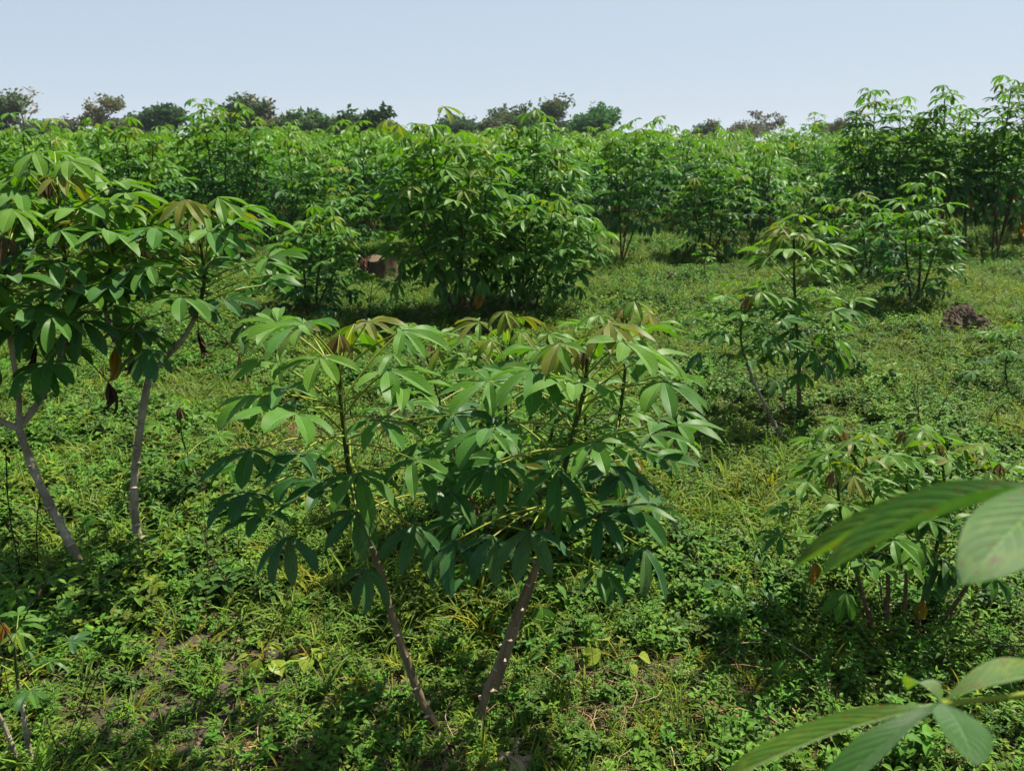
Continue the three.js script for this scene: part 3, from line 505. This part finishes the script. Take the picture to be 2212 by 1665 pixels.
tree('left one of the twin small green crowns on the horizon', 'tree', 648, 248, 52, 75, 8, { ...dense, col: [.07, .13, .04], leaves: 16, clump: .5 });
tree('right one of the twin small green crowns on the horizon', 'tree', 693, 247, 55, 75, 9, { ...dense, col: [.07, .13, .04], leaves: 16, clump: .5 });
tree('ragged dark tree with upright tufts left of the big centre cassava', 'tree', 772, 237, 100, 65, 10, { ...dense, col: [.045, .085, .03], leaves: 20, clump: .5 });
tree('low distant treetop just behind the crown of the big centre cassava', 'tree', 985, 256, 70, 95, 11, { ...dense, col: [.06, .11, .04], leaves: 14 });
tree('largest dark tree on the horizon, behind the centre cassava tops', 'tree', 1148, 214, 135, 100, 12, { ...dense, col: [.06, .1, .035], brown: .22, clump: .95, leaves: 30, spread: 1.15 });
tree('fresh green rounded small tree right of the largest dark tree', 'tree', 1308, 236, 80, 85, 13, { ...dense, col: [.06, .15, .04], limbs: 7, leaves: 34 });
tree('grey-brown wispy tree on the horizon right of centre', 'tree', 1635, 247, 105, 100, 14, { ...sparse, cover: .9, leaves: 10, col: [.12, .13, .075], spread: 1.2 });
tree('faint tiny bush on the horizon left of the wispy grey tree', 'tree', 1530, 270, 40, 100, 15, { ...dense, col: [.1, .12, .06], leaves: 12 });
tree('greyish tree glimpsed behind the slim tall cassava at right', 'tree', 1795, 262, 70, 100, 16, { ...sparse, cover: .85, leaves: 10 });

[[105, 262, 80, 'low dark scrub between the pale bare tree and the brownish tree'], [285, 262, 80, 'low scrub joining the brownish tree and the dark rounded tree'], [440, 258, 90, 'low dark scrub mostly hidden behind the tall dark cassava'], [500, 255, 70, 'scrub just left of the brown-sided dark tree'], [575, 262, 80, 'scrub between the brown-sided tree and the brown bush'], [725, 258, 70, 'dark low scrub between the twin crowns and the ragged tree'], [830, 262, 60, 'low scrub right of the ragged dark tree'], [1060, 262, 70, 'low scrub just left of the largest dark tree'], [1230, 268, 60, 'faint scrub just right of the largest dark tree']].forEach(([x, y, w, l], k) => tree(l, 'bush', x, y, w, 88 + k % 3 * 6, 40 + k, { ...dense, trunk: .25, limbs: 7, leaves: 18, col: [[.055, .1, .035], [.08, .1, .04], [.05, .085, .03]][k % 3], brown: .15 }));
// ------------------------------------------------------------------ mound, stump, litter one can point to
const earthMat = new THREE.MeshPhysicalMaterial({ vertexColors: true, roughness: 1, specularIntensity: .1, bumpMap: barkBump, bumpScale: .02 });
function lump(w, h, d, seed, col, rough = .35) {
  const g = new THREE.IcosahedronGeometry(1, 24), p = g.attributes.position, c = [];
  for (let k = 0; k < p.count; k++) { const x = p.getX(k), y = p.getY(k), z = p.getZ(k), f = 1 + rough * (fbm(x * 2.2 + seed + z, y * 2.2 + z * 1.7, 4) - .5) * 1.6 + .25 * (fbm(x * 8 + y * 3 + seed, z * 8 + y * 4, 3) - .5); p.setXYZ(k, x * w * f, Math.max(-.3, y) * h * f, z * d * f); const t = .55 + .9 * fbm(x * 9 + seed, y * 9 + z * 5, 3) * 1; c.push(col[0] * t, col[1] * t, col[2] * t); }
  g.setAttribute('color', new THREE.Float32BufferAttribute(c, 3)); g.computeVertexNormals(); return g;
}
{
  const m = mesh('soil_mound', lump(.21, .23, .17, 4, [.068, .05, .034], .6), earthMat, scene); m.position.copy(onGround(2082, 725)); m.name = numbered('soil_mound'); tag(m, 'dark crumbly termite-like soil mound in the weeds at right', 'mound');
  const m2 = mesh('clod', lump(.07, .07, .06, 9, [.14, .085, .05]), earthMat, scene); m2.position.copy(onGround(2140, 722)); tag(m2, 'small reddish clod of soil at the right foot of the dark mound', 'clod');
  const pos = onGround(828, 612), g = base('tree_stump', pos); tag(g, 'cut weathered tree stump left of the big centre cassava', 'stump');
  const a = new Acc(), n = 22, H = .3;
  for (let k = 0; k <= 8; k++) for (let s = 0; s <= n; s++) { const t = k / 8, an = s / n * 6.283, q = .15 * (1 + .5 * Math.pow(1 - t, 3)) * (1 + .16 * Math.sin(an * 5 + 1) * (1 - .4 * t) + .12 * (noise2(Math.cos(an) * 3 + 5, Math.sin(an) * 3 + t * 2) - .5)), v = .6 + .8 * noise2(an * 6, t * 1.5); a.v(Math.cos(an) * q, t * H + (k === 8 ? .03 * Math.sin(an * 2) : 0), Math.sin(an) * q, s / n, t, [.062 * v, .042 * v, .026 * v]); }
  for (let k = 0; k < 8; k++) for (let s = 0; s < n; s++) { const A = k * (n + 1) + s, B = A + n + 1; a.i.push(A, B, A + 1, A + 1, B, B + 1); }
  mesh('bark', a.geo(), woodMat, g);
  const top = new Acc(); top.v(0, H - .01, 0, 0, 0, [.09, .066, .045]); for (let s = 0; s <= n; s++) { const o = (8 * (n + 1) + s) * 3; top.v(a.p[o] * .98, a.p[o + 1] - .002, a.p[o + 2] * .98, 0, 0, [.085, .06, .038]); } for (let s = 1; s <= n; s++) top.i.push(0, s + 1, s); mesh('cut_face', top.geo(), woodMat, g);
  const rt = mesh('broken_root', lump(.1, .3, .1, 12, [.09, .055, .03], .9), earthMat, scene); rt.position.copy(onGround(790, 612)); tag(rt, 'splintered dark root stub touching the left side of the tree stump', 'root');
}
// ------------------------------------------------------------------ weeds with big single leaves
const WM = [leafMat(.05, .15, .01), leafMat(.066, .175, .012), leafMat(.2, .3, .02, { map: oldMap }), leafMat(.038, .125, .02)];
const heart = tmplGeo(blade({ W: .42, rows: 8, half: 3, bend: .5, fold: .2, peak: .36, tip: .8, seed: 3, wave: .02 })), oval = tmplGeo(blade({ W: .3, rows: 8, half: 3, bend: .5, fold: .2, peak: .45, seed: 4, wave: .015 }));
function broad(label, x, y, n, size, h, mat, seed, geo = heart) {
  const r = rng(seed), pos = onGround(x, y), g = base('broadleaf_weed', pos); tag(g, label, 'weed');
  const a = new Acc(), P = [];
  for (let k = 0; k < n; k++) { const an = k * 2.4 + r(), e = V(Math.cos(an) * h * (.3 + .6 * r()), h * (.55 + .5 * r()), Math.sin(an) * h * (.3 + .6 * r())); a.tube(curve([V(0, 0, 0), V(e.x * .3, e.y * .7, e.z * .3), e], 5), .0016, 5, WHITE, [.5, .3]); P.push([e, Math.atan2(e.x, e.z)]); }
  mesh('stem', a.geo(), mat, g);
  for (const [e, az] of P) { const m = mesh('leaf', geo, mat, g); m.position.copy(e); m.quaternion.copy(rotY(az + (r() - .5))).multiply(rotX((.1 + .7 * r()))).multiply(rotZ((r() - .5) * .7)); m.scale.setScalar(size * (.7 + .5 * r())); }
}
broad('clump of round heart-shaped leaves right of the seedling at the left edge', 150, 1330, 7, .085, .14, WM[0], 1);
broad('single big round weed leaf low among the litter below the heart-leaved clump', 165, 1375, 2, .08, .05, WM[1], 2);
broad('broad-leaved weed between the two bare grey trunks at left', 232, 1140, 4, .085, .12, WM[0], 3);
broad('broad-leaved weed hugging the foot of the forking grey trunk', 285, 1225, 5, .09, .1, WM[0], 4);
broad('yellow-green spotted weed in the bare patch left of the left bare stem', 570, 1440, 6, .06, .07, WM[2], 5);
broad('pale yellow spotted weed just right of the other one in the bare patch', 665, 1430, 5, .055, .07, WM[2], 6);
broad('pale big-leaved weed right behind the foot of the right bare stem', 1175, 1330, 5, .1, .12, WM[1], 7);
broad('creeping weed with a few round leaves right of the right bare stem', 1190, 1440, 5, .06, .05, WM[1], 8);
broad('yellow-green weed with round spotted leaves in the right middle foreground', 1335, 1440, 5, .075, .08, WM[2], 9);
broad('ribbed-leaf weed left of the thin stems of the right bush', 1600, 1310, 6, .085, .09, WM[3], 10, oval);
broad('ribbed-leaf weed nearest above the dark shade of the right bush', 1545, 1290, 4, .085, .08, WM[0], 11, oval);
broad('weed with one upright oval leaf in the shade of the right bush', 1693, 1455, 2, .07, .08, WM[1], 12, oval);
broad('small ribbed weed left of the blurred big leaf tips', 1625, 1215, 4, .08, .08, WM[3], 13, oval);
{ // dry leaves that lie or hang by themselves
  const dl = blade({ W: .3, rows: 8, half: 3, bend: 1.2, fold: .5, curl: .6, wave: .05, seed: 8 }), G = tmplGeo(dl), dm = [new THREE.MeshStandardMaterial({ color: new THREE.Color().setRGB(.24, .155, .11), roughness: .8, side: THREE.DoubleSide }), new THREE.MeshStandardMaterial({ color: new THREE.Color().setRGB(.17, .125, .07), roughness: .8, side: THREE.DoubleSide })];
  [[1578, 1168, 'pinkish dry leaf lying on the weeds between the central plant and right bush', .11], [1612, 1155, 'paler dry leaf behind the pinkish one on the weeds', .08], [1390, 1258, 'curled pink dry leaf under the right side of the central plant', .07], [1432, 1255, 'curled pink dry leaf just right of another under the central plant', .06]].forEach(([x, y, l, s], k) => { const m = mesh(numbered('dry_leaf'), G, dm[0], scene); m.position.copy(onGround(x, y)).add(V(0, .05, 0)); m.rotation.set(.3, k * 1.7 + 1, .4); m.scale.setScalar(s); tag(m, l, 'dry leaf'); });
  const r = rng(5), g = base('dry_leaf_clump', onGround(1110, 1655)); tag(g, 'pale straw-coloured withered leaf clump at the bottom edge below the central stems', 'dry leaves');
  for (let k = 0; k < 14; k++) { const m = mesh('dry_leaf', G, dm[1], g); m.position.set((r() - .5) * .05, .015 + .02 * r(), (r() - .5) * .04); m.rotation.set(-.2 + .7 * r(), r() * 6.28, r() - .5); m.scale.set(.05, .07, .09 * (.6 + r() * .6)); }
  // twigs under the right bush
  const tw = base('twig_pile', onGround(1960, 1390)); tag(tw, 'thin dark dead twigs tangled under the right bush', 'twigs', null, null);
  for (let k = 0; k < 26; k++) { const a = new Acc(), L = .15 + .3 * r(), an = r() * 6.28, up = .1 + .7 * r(), p0 = V((r() - .3) * .4, .01, (r() - .5) * .3), e = p0.clone().add(V(Math.cos(an) * L, L * up, Math.sin(an) * L)), md = p0.clone().lerp(e, .5).add(V(0, .03 * r(), 0)); a.tube(curve([p0, md, e], 5), t => lerp(.0025, .0009, t), 4, [.045, .035, .03]); mesh('twig', a.geo(), woodMat, tw); }
  const tg = new Acc(); tg.tube(curve([onGround(1640, 1390).add(V(0, .06, 0)), onGround(1760, 1460).add(V(0, .05, 0)), onGround(1790, 1510).add(V(0, .03, 0)), onGround(1745, 1540).add(V(0, .01, 0))], 12), .0022, 5, [.2, .17, .12]); tag(mesh(numbered('bent_twig'), tg.geo(), woodMat, scene), 'long bent twig lying left of the right bush in its shade', 'twig');
}
// ------------------------------------------------------------------ ground cover: what nobody could count
const wl = (W, o = {}) => blade({ W, rows: o.rows ?? 3, half: 1, bend: o.bend ?? .6, fold: .35, peak: o.peak ?? .45, seed: o.seed ?? 1 });
function grassTuft(seed, h, n) { const r = rng(seed), a = new Acc(), t = wl(.035, { rows: 4, bend: 1.3, peak: .3 }); for (let k = 0; k < n; k++) { const c = .75 + .5 * r(); a.add(t, M4(V((r() - .5) * .05, 0, (r() - .5) * .05), rotY(r() * 6.28).multiply(rotX(-(.35 + .85 * r()))), V(h * .9, h * (.6 + .7 * r()), h * (.6 + .7 * r()))), [c, c, c]); } return a.geo(); }
function leafyWeed(seed, h, ll, W) { const r = rng(seed), a = new Acc(), t = wl(W), ns = 3 + Math.floor(r() * 3);
  for (let s = 0; s < ns; s++) { const an = r() * 6.28, ln = .3 + .5 * r(), T = V(Math.cos(an) * h * ln, h * (.7 + .4 * r()), Math.sin(an) * h * ln), B = V((r() - .5) * .03, 0, (r() - .5) * .03), m = B.clone().lerp(T, .5).add(V(0, h * .1, 0)), c = new THREE.CatmullRomCurve3([B, m, T]); a.tube(c.getPoints(4), .0011, 3, [.8, .75, .6]);
    const np = 4 + Math.floor(r() * 2); for (let k = 0; k < np; k++) { const tt = .25 + .75 * k / (np - 1), P = c.getPoint(tt), L = ll * (.65 + .5 * r()) * (k === np - 1 ? .7 : 1), b = k * 1.57 + r() * .5, cc = (.75 + .35 * r()) * lerp(.8, 1.15, tt); for (const q of [0, Math.PI]) a.add(t, M4(P, rotY(b + q).multiply(rotX(-.5 + .7 * r() - (k === np - 1 ? .5 : 0))), L), [cc, cc, cc * .9]); } }
  return a.geo(); }
function creeper(seed) { const r = rng(seed), a = new Acc(), t = wl(.42, { rows: 3, bend: .5, peak: .45 }); for (let s = 0; s < 6; s++) { const an = r() * 6.28, L = .06 + .08 * r(), c = new THREE.CatmullRomCurve3([V(0, .005, 0), V(Math.cos(an) * L * .5, .02 + .02 * r(), Math.sin(an) * L * .5), V(Math.cos(an + .4) * L, .01 + .02 * r(), Math.sin(an + .4) * L)]); a.tube(c.getPoints(4), .0009, 3, [.8, .7, .5]); for (let k = 1; k < 6; k++) { const P = c.getPoint(k / 5).add(V(0, .012 * r(), 0)), cc = .7 + .5 * r(); a.add(t, M4(P, rotY(r() * 6.28).multiply(rotX(-.3 + .8 * r())), .018 + .014 * r()), [cc, cc, cc]); } } return a.geo(); }
function lanceWeed(seed) { const r = rng(seed), a = new Acc(), t = wl(.16, { rows: 3, bend: .7 }); for (let s = 0; s < 2; s++) { const h = .09 + .08 * r(), an = r() * 6.28, B = V((r() - .5) * .06, 0, (r() - .5) * .06), T = B.clone().add(V(Math.cos(an) * h * .25, h, Math.sin(an) * h * .25)); a.tube([B, B.clone().lerp(T, .5), T], .0011, 3, [.7, .7, .5]); for (let k = 0; k < 14; k++) { const f = k / 13, P = B.clone().lerp(T, .2 + .8 * f), c = lerp(.75, 1.2, f) * (.85 + .3 * r()); a.add(t, M4(P, rotY(k * 2.4 + r() * .4).multiply(rotX(-lerp(.15, 1.0, f) + .3 * r())), .05 * (1 - .35 * f) * (.7 + .5 * r())), [c, c, c * .9]); } } return a.geo(); }
function straw(seed) { const r = rng(seed), a = new Acc(), t = wl(.3, { rows: 3, bend: 1.1 }); for (let k = 0; k < 9; k++) { const an = r() * 6.28, L = .05 + .12 * r(), p = V((r() - .5) * .12, .004 + .015 * r(), (r() - .5) * .12), c = .4 + .9 * r(); a.tube(curve([p, p.clone().add(V(Math.cos(an) * L * .5, .012 * r(), Math.sin(an) * L * .5)), p.clone().add(V(Math.cos(an + .3) * L, .004 + .01 * r(), Math.sin(an + .3) * L))], 4), .0008 + .0009 * r(), 3, [c, c * .9, c * .8]); } for (let k = 0; k < 7; k++) { const c = .3 + .7 * r(); a.add(t, M4(V((r() - .5) * .14, .006 + .012 * r(), (r() - .5) * .14), rotY(r() * 6.28).multiply(rotZ(r() * 2 - 1)), .02 + .03 * r()), [c, c * .78, c * .6]); } return a.geo(); }
const vcMat = (r, g, b, tr = .45, coat = .2) => { const m = new THREE.MeshPhysicalMaterial({ roughness: .9, transmission: tr, thickness: 0, side: THREE.DoubleSide, vertexColors: true, clearcoat: coat, clearcoatRoughness: .45, specularIntensity: .2 }); m.color.setRGB(r, g, b); return m; };
const bareSpots = [[560, 1400, .5], [700, 1350, .3], [450, 1420, .4], [330, 1400, .3], [1290, 1560, .35], [1110, 1600, .25], [860, 1560, .2], [640, 1500, .2], [2190, 1400, .25], [600, 830, .5], [1650, 690, .5], [700, 1250, .25], [1050, 1500, .2]].map(([x, y, q]) => [onGround(x, y), q * .3]);
function bare(x, z) { let b = 0; for (const [p, q] of bareSpots) b = Math.max(b, 1 - sm(.25, 1.1, Math.hypot((p.x - x) * .75, p.z - z) / q + (fbm(x * 6, z * 6, 2) - .5) * .9)); return b; }
function cover(name, label, cat, geos, mat, seed, dens, o = {}) {
  const r = rng(seed), lists = geos.map(() => []), rows = [];
  for (let d = .9; d < (o.far ?? 30);) { // strips of growing depth
    const dd = .06 + d * .03, half = TX * d * 1.15 * 1.05 + .6, area = dd * half * 2, fade = d < 4 ? 1 : Math.pow(4 / d, o.fall ?? .7), n = area * dens * fade, N = Math.floor(n) + (r() < n % 1 ? 1 : 0);
    for (let k = 0; k < N; k++) rows.push([(r() * 2 - 1) * half, -(d + r() * dd)]); d += dd;
  }
  for (const [x, z] of rows) {
    const d0 = -z, b = bare(x, z), pn = fbm(x * (o.freq ?? 1.3) + seed * 3.7, z * (o.freq ?? 1.3) - seed, 3), keep = (o.inv ? lerp(.4, 1, b) : 1 - .35 * b) * Math.max(d0 < 4 ? .36 : .14, sm(o.lo ?? .3, o.hi ?? .6, pn));
    if (r() > keep) continue;
    const d = Math.hypot(x, z), s = (o.size ?? .6) * (.55 + .85 * r()) * lerp(.65, 1.35, sm(.3, .7, fbm(x * 1.1 + seed * 1.3, z * 1.1, 3))) * (1 + .012 * d), m = new THREE.Matrix4().compose(V(x, hgt(x, z) - .004, z), rotY(r() * 6.28).multiply(rotX((r() - .5) * .4)), V(s, s * (o.y ?? 1) * (.7 + .55 * r()), s)), t = .6 + .75 * r(), w = o.inv ? 0 : r() < .1 ? .7 : (r() - .4) * .45;
    lists[Math.floor(r() * geos.length)].push([m, [t * (1 + w), t, t * (1 - Math.abs(w))]]);
  }
  lists.forEach((l, k) => { const im = new THREE.InstancedMesh(geos[k], mat, l.length); l.forEach(([m, c], i) => { im.setMatrixAt(i, m); im.setColorAt(i, new THREE.Color().setRGB(...c)); }); im.name = numbered(name); im.castShadow = im.receiveShadow = true; tag(im, label[k] ?? label, cat, null, 'stuff'); scene.add(im); });
}
cover('grass', ['short fresh green grass tufts all over the field', 'taller thin grass tufts scattered through the field weeds'], 'grass', [grassTuft(1, .085, 16), grassTuft(2, .15, 12)], vcMat(.112, .19, .012), 11, 820, { lo: .34, hi: .62, size: .8, fall: .95 });
cover('leafy_weeds', ['leafy paired-leaf weeds covering the ground between the plants', 'dense small-leaved weeds mixed into the field cover', 'broader-leaved low weeds mixed into the field cover'], 'weeds', [leafyWeed(3, .09, .034, .2), leafyWeed(4, .075, .026, .24), leafyWeed(5, .12, .052, .27)], vcMat(.068, .165, .011), 12, 560, { lo: .3, hi: .58, fall: .5 });
cover('creeping_weeds', ['creeping round-leaved weeds hugging the soil', 'creeping small round leaves between the grass'], 'weeds', [creeper(6), creeper(7)], vcMat(.075, .15, .013), 13, 380, { lo: .3, hi: .55 });
cover('tall_weeds', ['taller leafy weeds standing above the low cover in patches', 'upright narrow-leaved weeds standing above the low cover'], 'weeds', [leafyWeed(21, .14, .06, .26), lanceWeed(22)], vcMat(.055, .145, .01), 18, 16, { lo: .48, hi: .68, freq: .8, size: .8, fall: .2, far: 16 });
cover('bright_weeds', ['upright narrow-leaved bright green weeds in patches'], 'weeds', [lanceWeed(8)], vcMat(.085, .2, .012), 14, 200, { lo: .42, hi: .66, freq: 1.8 });
{ const r = rng(4), a = new Acc(), t = wl(.25, { bend: 1.2 }); let T;
  for (let k = 0; k < 3; k++) { const h = .12 + .2 * r(), an = r() * 6.28, B = V((r() - .5) * .08, 0, (r() - .5) * .08), E = B.clone().add(V(Math.cos(an) * h * .5, h, Math.sin(an) * h * .5)), c = new THREE.CatmullRomCurve3([B, B.clone().lerp(E, .5).add(V(0, h * .1, 0)), E]); a.tube(c.getPoints(5), .0012, 4, [.7, .6, .5]); for (let q = 0; q < 4; q++) a.add(t, M4(c.getPoint(.3 + .22 * q), rotY(r() * 6.28).multiply(rotX(1.1 * r())), .016), [.9, .8, .6]); }
  cover('dead_stalks', ['thin brown dead weed stalks sticking up among the green weeds'], 'weeds', [a.geo()], vcMat(.07, .052, .03, .1, 0), 17, 7, { lo: .2, hi: .6, size: .9, far: 5, inv: true, y: 1.3 }); }
{ const r = rng(3), a = new Acc(), ic = new THREE.IcosahedronGeometry(1, 1), T = { p: [...ic.attributes.position.array], u: [...ic.attributes.uv.array], i: [...Array(ic.attributes.position.count).keys()] };
  for (let k = 0; k < 26; k++) { const c = .6 + .8 * r(), q = Math.pow(r(), 3) * .008 + .0025; a.add(T, M4(V((r() - .5) * .2, q * .3, (r() - .5) * .2), new THREE.Quaternion().setFromEuler(new THREE.Euler(r() * 6, r() * 6, r() * 6)), V(q, q * (.5 + .4 * r()), q * (.7 + .5 * r()))), [c, c, c]); }
  cover('soil_crumbs', ['dark soil crumbs and clods on the bare patches'], 'soil crumbs', [a.geo()], vcMat(.075, .055, .037, 0, 0), 16, 120, { inv: true, lo: .05, hi: .4, far: 6 }); }
cover('plant_litter', ['dry straw and dead leaf bits strewn on the soil'], 'litter', [straw(9)], vcMat(.26, .2, .125, .05, 0), 15, 260, { inv: true, lo: .1, hi: .5, far: 16 });
// ------------------------------------------------------------------ render
renderer.render(scene, camera);
